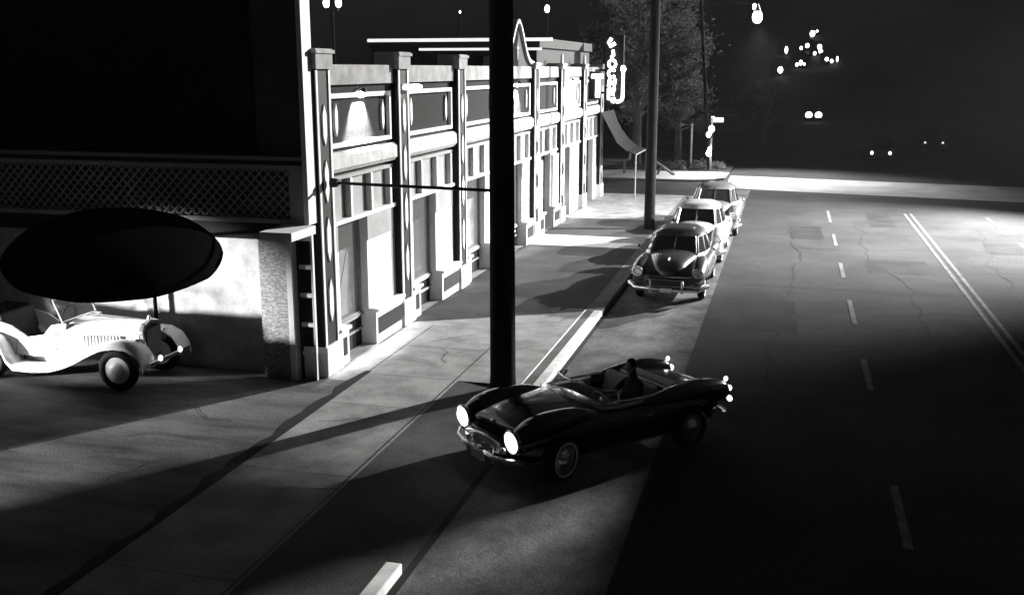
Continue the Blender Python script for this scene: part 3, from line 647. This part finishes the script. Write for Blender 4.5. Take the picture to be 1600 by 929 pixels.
# driver
def driver():
    cx,cy=-2.56,14.33; a=R(228)
    def L(x,y,z): return (cx+x*math.cos(a)-y*math.sin(a),cy+x*math.sin(a)+y*math.cos(a),z+RZ)
    J={'pel':(-.42,.28,.62,.15),'wst':(-.47,.28,.80,.135),'che':(-.52,.28,1.00,.16),'nk0':(-.53,.28,1.13,.07),'nk1':(-.50,.28,1.20,.055)}
    pts=[];rad=[];idx={};ed=[]
    def add(n,x,y,z,r,par=None):
        idx[n]=len(pts); pts.append(Vector((x,y,z))); rad.append(r)
        if par: ed.append((idx[par],idx[n]))
    add('pel',*J['pel']); add('wst',*J['wst'],'pel'); add('che',*J['che'],'wst'); add('nk0',*J['nk0'],'che'); add('nk1',*J['nk1'],'nk0'); add('hd0',-.47,.28,1.27,.075,'nk1'); add('hd1',-.46,.28,1.35,.085,'hd0')
    for s,n in ((-1,'r'),(1,'l')):
        add('sh'+n,-.52,.28+s*.17,1.06,.062,'che'); add('el'+n,-.32,.28+s*.22,.88,.045,'sh'+n); add('wr'+n,-.08,.28+s*.14,.93,.030,'el'+n); add('pm'+n,-.01,.28+s*.13,.94,.034,'wr'+n)
        for k in range(4):
            add('f%d'%k+n,.035,.28+s*(.105+.018*k),.955+.004*k,.010,'pm'+n); add('g%d'%k+n,.06,.28+s*(.10+.018*k),.93,.008,'f%d'%k+n)
        add('th'+n,.02,.28+s*.08,.97,.011,'pm'+n)
        add('hp'+n,-.36,.28+s*.09,.60,.10,'pel'); add('kn'+n,.05,.28+s*.11,.62,.065,'hp'+n); add('an'+n,.27,.28+s*.11,.42,.042,'kn'+n)
    me=bpy.data.meshes.new('driver_body'); me.from_pydata([tuple(p) for p in pts],ed,[]); 
    o=bpy.data.objects.new('person',me); C.objects.link(o); me.materials.append(M['suit'])
    o.location=(cx,cy,RZ); o.rotation_euler=(0,0,a); o.scale=(.93,1.0,.94)
    o.modifiers.new('skin','SKIN')
    for i,sv in enumerate(me.skin_vertices[0].data): sv.radius=(rad[i],rad[i]); sv.use_root=(i==0)
    ss=o.modifiers.new('sub','SUBSURF'); ss.levels=2; ss.render_levels=2; ss.use_creases=False
    o['label']='driver in dark clothes sitting at the wheel of the black roadster'; o['category']='person'
    OFF[o.name]=Vector()
    f=build(MB().ell((-.445,.28,1.33),(.085,.072,.115),20,14).ell((-.36,.28,1.315),(.02,.013,.02),8,6).ell((-.45,.36,1.32),(.02,.01,.03),8,6).ell((-.45,.20,1.32),(.02,.01,.03),8,6),'face','skin',o,smooth=True)
    build(MB().ell((-.372,.31,1.335),(.008,.012,.007),8,6).ell((-.372,.25,1.335),(.008,.012,.007),8,6).ell((-.366,.28,1.275),(.008,.022,.006),8,6),'eyes_and_mouth','hair',f,smooth=True)
    build(MB().ell((-.47,.28,1.365),(.095,.083,.10),20,14),'hair','hair',o,smooth=True)
driver()
# --- pale roadster at the left
def pale():
    t=thing('vintage_roadster','cream vintage open roadster with sweeping fenders parked under the parasol','car',(-12.33,15.22,-.004),0)
    hw=.5
    tub=[(-1.45,.42),(-1.5,.8),(-1.35,.98),(-1.0,.98),(-.75,.92),(-.45,.74),(-.15,.80),(.02,.98),(.28,1.02),(.3,.42)]
    build(MB().prism(tub,'y',-hw,-hw+.05).prism(tub,'y',hw-.05,hw),'body','cream',t,bevel=.012)
    build(MB().box(-1.45,.3,-hw+.051,hw-.051,.40,.44).box(-1.45,-1.38,-.449,.449,.441,.96).box(.16,.26,-.449,.449,.441,1.0),'tub_floor','darkleather',t)
    # bonnet loft
    def ring(x,w_,z0,z1): return [(x,-w_,z0),(x,-w_*1.0,z1-.12),(x,-w_*.86,z1-.03),(x,-w_*.5,z1+.01),(x,0,z1+.03),(x,w_*.5,z1+.01),(x,w_*.86,z1-.03),(x,w_,z1-.12),(x,w_,z0)]
    build(MB().loft([ring(.27,.5,.42,1.02),(ring(.7,.42,.42,1.02)),ring(1.2,.32,.45,1.02),ring(1.46,.27,.46,1.02)]),'bonnet','cream',t,smooth=True)
    build(MB().tube([(.28,0,1.06),(.9,0,1.055),(1.47,0,1.06)],.012,6),'bonnet_hinge','chrome',t)
    for s in (-1,1):
        m=MB()
        for k in range(12):
            x=.55+k*.055; wy=.45-.165*(x-.45)
            m.box(x,x+.02,s*(wy+.012)-.01,s*(wy+.012)+.01,.62,.84)
        build(m,'louvre','greypaint',t)
    g=build(MB().prism([(-.24,.42),(.24,.42),(.27,.9),(.2,1.03),(0,1.09),(-.2,1.03),(-.27,.9)],'x',1.465,1.54),'radiator_shell','chrome',t,bevel=.015)
    m=MB().prism([(-.19,.47),(.19,.47),(.21,.88),(.15,.97),(0,1.01),(-.15,.97),(-.21,.88)],'x',1.541,1.548); build(m,'grille','dark',g)
    m=MB()
    for k in range(-8,9): m.box(1.549,1.556,k*.022-.004,k*.022+.004,.48,.93)
    build(m,'grille_slat','greypaint',g)
    build(MB().cyl((1.5,0,1.08),(1.5,0,1.13),.035,.02,10),'radiator_cap','chrome',t,smooth=True)
    # fenders: near and far
    crv=[(1.78,.40),(1.76,.56),(1.66,.70),(1.48,.79),(1.28,.80),(1.05,.76),(.8,.64),(.55,.50),(.3,.39),(.05,.32),(-.3,.29),(-.62,.30),(-.74,.42),(-.80,.58),(-.92,.72),(-1.1,.79),(-1.32,.78),(-1.52,.68),(-1.66,.5),(-1.7,.36)]
    for s in (-1,1):
        m=MB(); yi,yo=s*.36,s*.75
        rings=[]
        for (x,z) in crv:
            rings.append([(x,yi,z),(x,yi+(yo-yi)*.5,z+.035),(x,yo-s*.05,z+.02),(x,yo,z-.03),(x,yo,z-.09),(x,yo-s*.02,z-.09),(x,yo-s*.02,z-.04),(x,yo-s*.07,z-.01),(x,yi+(yo-yi)*.5,z),(x,yi,z-.03)])
        build(m.loft(rings),'fender','cream',t,smooth=True)
        # valance joining fender to body
        v=[(x,z-.01) for x,z in crv[3:12]]+[(-.62,.44),(.3,.46),(1.2,.5),(1.46,.6)]
        build(MB().prism(v,'y',s*.36-.01,s*.36+.01),'valance','cream',t)
        build(MB().prism([(.3,.40),(.3,.62),(1.2,.66),(1.45,.5),(1.2,.46)],'y',s*.30,s*.34),'side_skirt','cream',t)
        build(MB().tube([(.30,s*.512,.42),(.06,s*.512,.95)],.007,5).tube([(-.70,s*.512,.42),(-.62,s*.512,.84)],.007,5),'door_seam','greypaint',t)
        build(MB().box(-.02,.08,s*.515-.01,s*.515+.01,.80,.84).box(-.02,.08,s*.515-.01,s*.515+.01,.55,.59),'door_hinge','chrome',t)
        build(MB().cyl((1.50,s*.40,.72),(1.36,s*.40,.72),.10,.03,16),'headlamp_shell','chrome',t,smooth=True)
        hl=build(MB().cyl((1.50,s*.40,.72),(1.53,s*.40,.72),.095,.07,16),'headlamp_lens','clear' ,t,smooth=True)
        build(MB().ell((1.84,s*.3,.5),(.035,.035,.05)),'overrider_glint','tail',t,smooth=True)  # bright glint drawn as a glow, not a lamp
        wheel(t,1.28,s*.62,.34,s,hub='cream'); wheel(t,-1.15,s*.62,.34,s,hub='cream')
    build(MB().box(1.80,1.84,-.62,.62,.42,.49),'bumper','chrome',t,bevel=.01)
    # windscreen frame, seats, steering wheel, folded top, spare wheel
    wsf=MB(); x0,z0,x1,z1=.2,1.03,.06,1.40
    wsf.tube([(x0,-.46,z0),(x1,-.46,z1),(x1,.46,z1),(x0,.46,z0)],.016,6,closed=True); f=build(wsf,'windscreen_frame','chrome',t,smooth=True)
    build(MB().add([(x0,-.45,z0),(x1,-.45,z1),(x1,.45,z1),(x0,.45,z0)],[(0,1,2,3)]),'glass','clear',f)
    se=build(MB().box(-.95,-.5,-.43,.43,.45,.6),'seat','darkleather',t,bevel=.03); build(MB().prism([(-1.0,.6),(-.88,.6),(-1.0,1.08),(-1.1,1.08)],'y',-.43,.43),'backrest','darkleather',se,bevel=.03)
    build(MB().torus((-.18,.22,.98),(-1,0,.35),.2,.014,24,6),'steering_wheel','dark',t,smooth=True)
    build(MB().box(-1.62,-1.1,-.5,.5,.985,1.10),'folded_top','canvas',t,bevel=.04)
    wheel(t,-1.70,.0,.32,1,z=.72).rotation_euler=(0,0,0)
    return t
mg=pale(); mg.scale=(1.1,1,1.05)
# --- parked sedans
def sedan(name,label,loc,rz,paint,group=None,ln=1.0,rh=1.0):
    t=thing(name,label,'car',loc,rz,group)
    st=[(-2.25,.42,.42,.72),(-2.15,.68,.34,.82),(-1.8,.82,.28,.93),(-1.2,.88,.25,.99),(-.4,.90,.24,1.0),(.4,.90,.24,1.0),(1.0,.89,.25,.97),(1.5,.87,.27,.93),(1.9,.82,.32,.86),(2.12,.70,.38,.78),(2.2,.5,.44,.70)]
    ah=arch_hole([(1.38,.34),(-1.35,.34)],.40,.5,.72)
    build(body_loft(st,110,56,3.6,ah),'body',paint,t,smooth=True)
    hood=[(.55,.62,.7,1.10),(1.0,.58,.7,1.12),(1.5,.50,.62,1.10),(1.9,.40,.56,1.02),(2.1,.28,.55,.90),(2.2,.14,.58,.80)]
    build(body_loft(hood,24,28,2.4),'hood',paint,t,smooth=True)
    trunk=[(-2.2,.3,.6,.85),(-2.0,.5,.6,1.0),(-1.5,.62,.6,1.12),(-1.1,.66,.7,1.16)]
    build(body_loft(trunk,16,28,2.6),'boot_lid',paint,t,smooth=True)
    for s in (-1,1):
        f=[(.3,.06,.62,.9),(.8,.13,.55,1.0),(1.4,.19,.5,1.03),(1.85,.19,.5,.97),(2.1,.16,.52,.88),(2.2,.11,.58,.80)]
        build(body_loft(f,24,20,2.2,yc=s*.70),'front_fender',paint,t,smooth=True)
        f=[(-2.2,.08,.6,.78),(-2.0,.15,.52,.9),(-1.5,.18,.5,.98),(-1.0,.13,.55,.96),(-.6,.05,.65,.86)]
        build(body_loft(f,24,20,2.2,yc=s*.76),'rear_fender',paint,t,smooth=True)
        lamp(t,(2.21,s*.72,.79),.105,(1,0,0),lit=False)
        build(MB().ell((-2.24,s*.74,.72),(.04,.06,.07)),'tail_lamp','wwall',t,smooth=True)
        build(MB().tube([(1.9,s*.905,.66),(.5,s*.925,.68),(-.6,s*.925,.68),(-2.0,s*.80,.66)],.014,6),'side_trim','chrome',t,smooth=True)
        for x in (1.38,-1.35): build(MB().tube([(x+.405*math.cos(R(q)),s*.885,.34+.405*math.sin(R(q))) for q in range(10,171,10)],.014,6),'arch_trim',paint,t,smooth=True)
        build(MB().tube([(-.05,s*.93,.84),(.1,s*.93,.84)],.014,6),'door_handle','chrome',t)
    for x in (1.38,-1.35):
        for s in (-1,1): wheel(t,x,s*.76,.345,s,True)
    # cabin
    base=[(.85,0,.0)]; zt=1.42*rh
    lo=[(.95,.60),(.55,.76),(-.2,.80),(-1.1,.76),(-1.55,.50)]; hi=[(.32,.50),(.12,.60),(-.3,.62),(-.95,.58),(-1.2,.40)]
    ringlo=[(x,y,.98) for x,y in lo]+[(x,-y,.98) for x,y in lo[::-1]]
    ringhi=[(x,y,zt) for x,y in hi]+[(x,-y,zt) for x,y in hi[::-1]]
    r3=[(x*.85-.05,y*.72,zt+.09) for x,y in hi]+[(x*.85-.05,-y*.72,zt+.09) for x,y in hi[::-1]]
    r4=[(x*.4-.25,y*.3,zt+.125) for x,y in hi]+[(x*.4-.25,-y*.3,zt+.125) for x,y in hi[::-1]]
    cb=build(MB().loft([ringlo,ringhi,r3,r4]),'roof',paint,t,smooth=True)
    sb=cb.modifiers.new('sub','SUBSURF'); sb.levels=0; sb.render_levels=0
    def pane(name,a,b,c,d_,inset=.1):
        a,b,c,d_=[Vector(v) for v in (a,b,c,d_)]
        def bl(u,v): return a*(1-u)*(1-v)+b*u*(1-v)+c*u*v+d_*(1-u)*v
        n_=(b-a).cross(d_-a).normalized(); ctr=(a+b+c+d_)/4
        if n_.dot(ctr-Vector((-.3,0,1.2)))<0: n_=-n_
        P=[bl(inset,.12)+n_*.008,bl(1-inset,.12)+n_*.008,bl(1-inset,.9)+n_*.008,bl(inset,.9)+n_*.008]
        g=build(MB().add(P,[(0,1,2,3)]),name,'glass',cb,fix=False)
        build(MB().tube([p+n_*.002 for p in P],.012,5,closed=True),'frame','chrome',g)
    pane('windscreen',ringlo[-1],ringlo[0],ringhi[0],ringhi[-1],.03)
    pane('rear_window',ringlo[4],ringlo[5],ringhi[5],ringhi[4],.06)
    build(MB().tube([(.955,0,.99),(.33,0,zt-.01)],.02,6),'windscreen_bar','chrome',cb)
    for a,b in ((0,1),(1,2),(2,3)):
        pane('window',ringlo[a],ringlo[b],ringhi[b],ringhi[a],.07)
        pane('window',ringlo[9-a],ringlo[9-b],ringhi[9-b],ringhi[9-a],.07)
    m=MB()
    m.prism([(1.9,-.68),(2.10,-.62),(2.2,-.4),(2.225,0),(2.2,.4),(2.10,.62),(1.9,.68)],'z',.46,.68); g=build(m,'grille','darkleather',t)
    for z in (.46,.53,.60,.68): build(MB().tube([(2.02,-.68,z),(2.13,-.62,z),(2.22,-.4,z),(2.245,0,z),(2.22,.4,z),(2.13,.62,z),(2.02,.68,z)],.017,6),'grille_bar','chrome',g,smooth=True)
    build(MB().tube([(1.95,-.93,.45),(2.27,-.75,.40),(2.36,-.3,.40),(2.37,0,.40),(2.36,.3,.40),(2.27,.75,.40),(1.95,.93,.45)],.065,10).cyl((2.38,-.38,.32),(2.38,-.38,.62),.035,n=8).cyl((2.38,.38,.32),(2.38,.38,.62),.035,n=8),'bumper','chrome',t,smooth=True)
    build(MB().tube([(-1.95,-.9,.45),(-2.3,-.7,.44),(-2.36,0,.43),(-2.3,.7,.44),(-1.95,.9,.45)],.05,8),'bumper','chrome',t,smooth=True)
    build(MB().box(2.44,2.455,-.14,.14,.34,.44),'number_plate','signw',t)
    build(MB().ell((1.9,0,1.06),(.16,.015,.03)),'hood_ornament','chrome',t,smooth=True)
    build(MB().cyl((.55,.88,.99),(.55,.93,1.1),.01).ell((.54,.95,1.12),(.03,.05,.04)).cyl((.55,-.88,.99),(.55,-.93,1.1),.01).ell((.54,-.95,1.12),(.03,.05,.04)),'mirror','chrome',t)
    return t
sedan('sedan','dark rounded sedan with chrome bumper, nearest in the row of parked cars',(-2.62,26.35,RZ),R(-90.5),'carp','parked cars at the kerb')
sedan('sedan','grey sedan parked in the middle of the kerbside row',(-2.55,31.4,RZ),R(-90),'carp3','parked cars at the kerb',rh=1.03)
sedan('sedan','dark humped sedan farthest back in the kerbside row',(-2.4,36.6,RZ),R(-89),'carp2','parked cars at the kerb',rh=1.05)
# distant cars with lights on
d1=sedan('approaching_car','dark distant car with two bright headlights coming down the avenue',(2.35,118,RZ),R(-90),'carp')
for s in (-1,1): build(MB().ell((2.3,s*.50,.72),(.06,.36,.34)),'headlight','headl',d1,smooth=True)
d2=sedan('distant_car','dark car with two small lit lamps beyond the crossing',(5.2,66,RZ),R(90),'black')
for s in (-1,1): build(MB().ell((-2.3,s*.50,.74),(.05,.08,.11)),'tail_lamp','tail',d2,smooth=True)
d3=sedan('distant_car','dark car with faint lamps farther right beyond the crossing',(9.3,76,RZ),R(90),'black')
for s in (-1,1): build(MB().ell((-2.3,s*.55,.74),(.05,.07,.07)),'tail_lamp','dimw',d3,smooth=True)
def blacken(o):  # all but the lamps turns matt black, standing for the dark around them
    for ch in o.children:
        if ch.type=='MESH' and ch.data.materials and ch.data.materials[0] and ch.data.materials[0].name.split('.')[0] not in ('headlight_glow','tail_lamp_glow','dim_window'):
            ch.data.materials[0]=M['night_black']
        blacken(ch)
for o in (d1,d2,d3): blacken(o)
# ------------------------------------------------------------------ trees and bushes
def tree(name,label,x,y,h,cr,m_leaf,seed,n_cl=26,nl=90,group=None,leafs=.16,z0=-.01,low=.35,cat='tree',tk=1,upk=.35):
    rnd=random.Random(seed)
    t=thing(name,label,cat,(x,y,z0),group=group,world=True)
    tm=MB(); tips=[]
    lean=rnd.uniform(-.5,.5)
    trunk=[Vector((x+lean*s*s,y,z0+h*.62*s)) for s in (0,.3,.6,1)]
    tm.tube(trunk,[h*.030*tk,h*.024*tk,h*.02*tk,h*.013*tk],8)
    for k in range(n_cl):
        s=rnd.uniform(low,1); b=Vector((x+lean*s*s,y,z0+h*.62*s)); a=rnd.uniform(0,2*PI)
        L_=cr*rnd.uniform(.35,1.0); up=rnd.uniform(.1,.9)*h*upk
        e=b+Vector((math.cos(a)*L_,math.sin(a)*L_,up)); e.z=min(e.z,z0+h); mid=(b+e)/2+Vector((0,0,.2*up))
        tm.tube([b,mid,e],[h*.009,h*.006,h*.003],5); tips+= [e,(mid+e)/2]
    build(tm,'trunk','bark',t,smooth=True)
    lm=MB()
    for e in tips:
        rr=cr*rnd.uniform(.14,.3)
        for j in range(nl):
            v=Vector((rnd.gauss(0,1),rnd.gauss(0,1),rnd.gauss(0,.8)))*rr*.5
            p=e+v; u=Vector((rnd.gauss(0,1),rnd.gauss(0,1),rnd.gauss(0,1))).normalized(); w_=u.orthogonal().normalized(); l_=leafs*rnd.uniform(.5,1.2)
            lm.add([p,p+u*l_*.5+w_*l_*.22,p+u*l_,p+u*l_*.5-w_*l_*.22],[(0,1,2,3)])
    build(lm,'crown',m_leaf,t,fix=False)
    return t
tree('tree','tall loose-leaved tree on the far corner behind the neon sign',-8.6,60,10.5,3.6,'leaf',5,36,260,leafs=.24)
tree('tree','slender pale-branched tree just right of the second pole',-6.4,62,8.2,1.9,'leaf',9,26,200,leafs=.22)
tree('tree','dark tree behind the end of the shop row',-14.5,58,7.5,3.2,'leafd',12,20,70)
tree('tree','dark low tree behind the traffic signal',-1.8,76,5.2,2.6,'leafd',15,18,70)
for lab,x0,x1 in (('left one of two unseen high boards added to shade the near ground',24.3,29.6),('right one of two unseen high boards added to shade the near ground',30.4,44)):
    t=thing('billboard',lab,'billboard',((x0+x1)/2,60,-.3),group='added shade boards',world=True)  # unseen boards, added only to shade the near sidewalk and lot
    build(MB().box(x0,x1,60,60.25,15.4 if x0<30 else 16.3,22.5),'board','dark',t)
    if x0<30: build(MB().box(27.5,x1,60,60.25,14.95,15.399),'lower_shade_panel','dark',t)  # step added to widen the shade ahead of the roadster
    for x in (x0+1,x1-1): build(MB().cyl((x,60.4,-.3),(x,60.4,22),.14,n=8),'post','dmetal',t)
def bush(label,x,y,w_,d_,h,m_,seed,n=1500):
    rnd=random.Random(seed); t=thing('bush',label,'bush',(x,y,-.01),world=True); lm=MB(); sm=MB()
    for k in range(7):
        xx=x+w_*(k/6-.5); sm.tube([(xx,y,-.01),(xx+rnd.uniform(-.1,.1),y+rnd.uniform(-.1,.1),h*.7)],[.02,.008],5)
    for j in range(n):
        a=rnd.uniform(0,2*PI); q=rnd.random()**.5; hz=h*(.6+.4*math.sin(x*3+q*7+rnd.random()))
        p=Vector((x+w_/2*rnd.uniform(-1,1),y+d_/2*rnd.uniform(-1,1),rnd.uniform(0,hz)))
        u=Vector((rnd.gauss(0,1),rnd.gauss(0,1),rnd.gauss(0,1))).normalized(); v=u.orthogonal().normalized(); l_=rnd.uniform(.07,.16)
        lm.add([p,p+u*l_*.5+v*l_*.25,p+u*l_,p+u*l_*.5-v*l_*.25],[(0,1,2,3)])
    build(sm,'stem','bark',t); build(lm,'foliage',m_,t,fix=False)
bush('low pale hedge along the corner kerb left of the sign post',-6.3,57.3,1.7,.9,.55,'hedge',1)
bush('low pale hedge between sign post and traffic signal',-4.75,57.9,.9,.9,.5,'hedge',2,900)
bush('small pale shrub right of the traffic signal',-3.75,58.2,.7,.8,.4,'hedge',3,600)
# ------------------------------------------------------------------ hillside houses with lit windows
hs=[(3.4,12.6,'highest lit house at the peak of the hillside lights',[(0,.0,.75,1.0),(.9,.5,.3,.35)]),
 (2.2,9.6,'hillside house left of centre with two lit windows',[(-.9,.1,.42,.55),(.3,.6,.62,.7),(-.3,-1.2,.55,.65)]),
 (5.0,9.0,'hillside house with tall stacked lit windows below the peak',[(.0,.9,.7,.85),(.3,.0,.6,.7),(-.9,-.4,.45,.55)]),
 (7.4,7.2,'hillside house at the right end with three fading windows',[(-.8,.2,.55,.6),(.2,-.2,.45,.6),(1.3,.2,.28,.9)]),
 (1.2,6.6,'low hillside house with a pair of joined lit windows',[(-.6,-.3,.45,.55),(.2,.1,.5,.8),(.9,-.2,.35,.4)]),
 (-1.7,9.3,'lone hillside house left of the others with one tall lit window',[(0,.0,.45,1.15)]),
 (-2.7,5.2,'lowest hillside house with one large bright lit window',[(0,0,.8,1.05)])]
for x,z,lab,wins in hs:
    k=1.0
    while k>.5 and hillz(x*k,230*k)>H+(z-H)*k-1.2*k: k-=.005      # stand the house on the slope along the same line of sight
    while k<1.5 and hillz(x*k,230*k)<H+(z-H)*k-1.2*k: k+=.005
    X=x*k; Y=230*k; Z=H+(z-H)*k; zb=hillz(X,Y)-3
    t=thing('hillside_house',lab,'house',(X,Y,zb+3),group='lit houses on the hill',world=True)
    build(MB().box(X-2.0,X+2.0,Y,Y+5,zb,Z+1.4),'wall','hill',t)
    build(MB().prism([(X-2.3,Z+1.4),(X+2.3,Z+1.4),(X,Z+2.3)],'y',Y-.3,Y+5.3),'roof','hill',t)
    for dx,dz,w_,h_ in wins:
        dx*=k; dz*=k; w_*=k; h_*=k
        fr=build(MB().box(X+dx-w_/2-.12,X+dx+w_/2+.12,Y-.05,Y-.002,Z+dz-h_/2-.12,Z+dz+h_/2+.12),'window','hill',t)
        build(MB().ell((X+dx,Y-.1,Z+dz),(w_/1.6,.05,h_/1.6)),'pane','win',fr)

# ------------------------------------------------------------------ night haze
hm=bpy.data.materials.new('haze'); hm.use_nodes=True; n=hm.node_tree.nodes; n.clear()
pv=n.new('ShaderNodeVolumePrincipled'); out=n.new('ShaderNodeOutputMaterial'); hm.node_tree.links.new(pv.outputs[0],out.inputs['Volume'])
pv.inputs['Color'].default_value=(.9,.9,.9,1); pv.inputs['Density'].default_value=.00015; pv.inputs['Anisotropy'].default_value=.2
build(MB().box(-400,460,-60,520,-1.5,110),'haze',hm,kind='stuff')
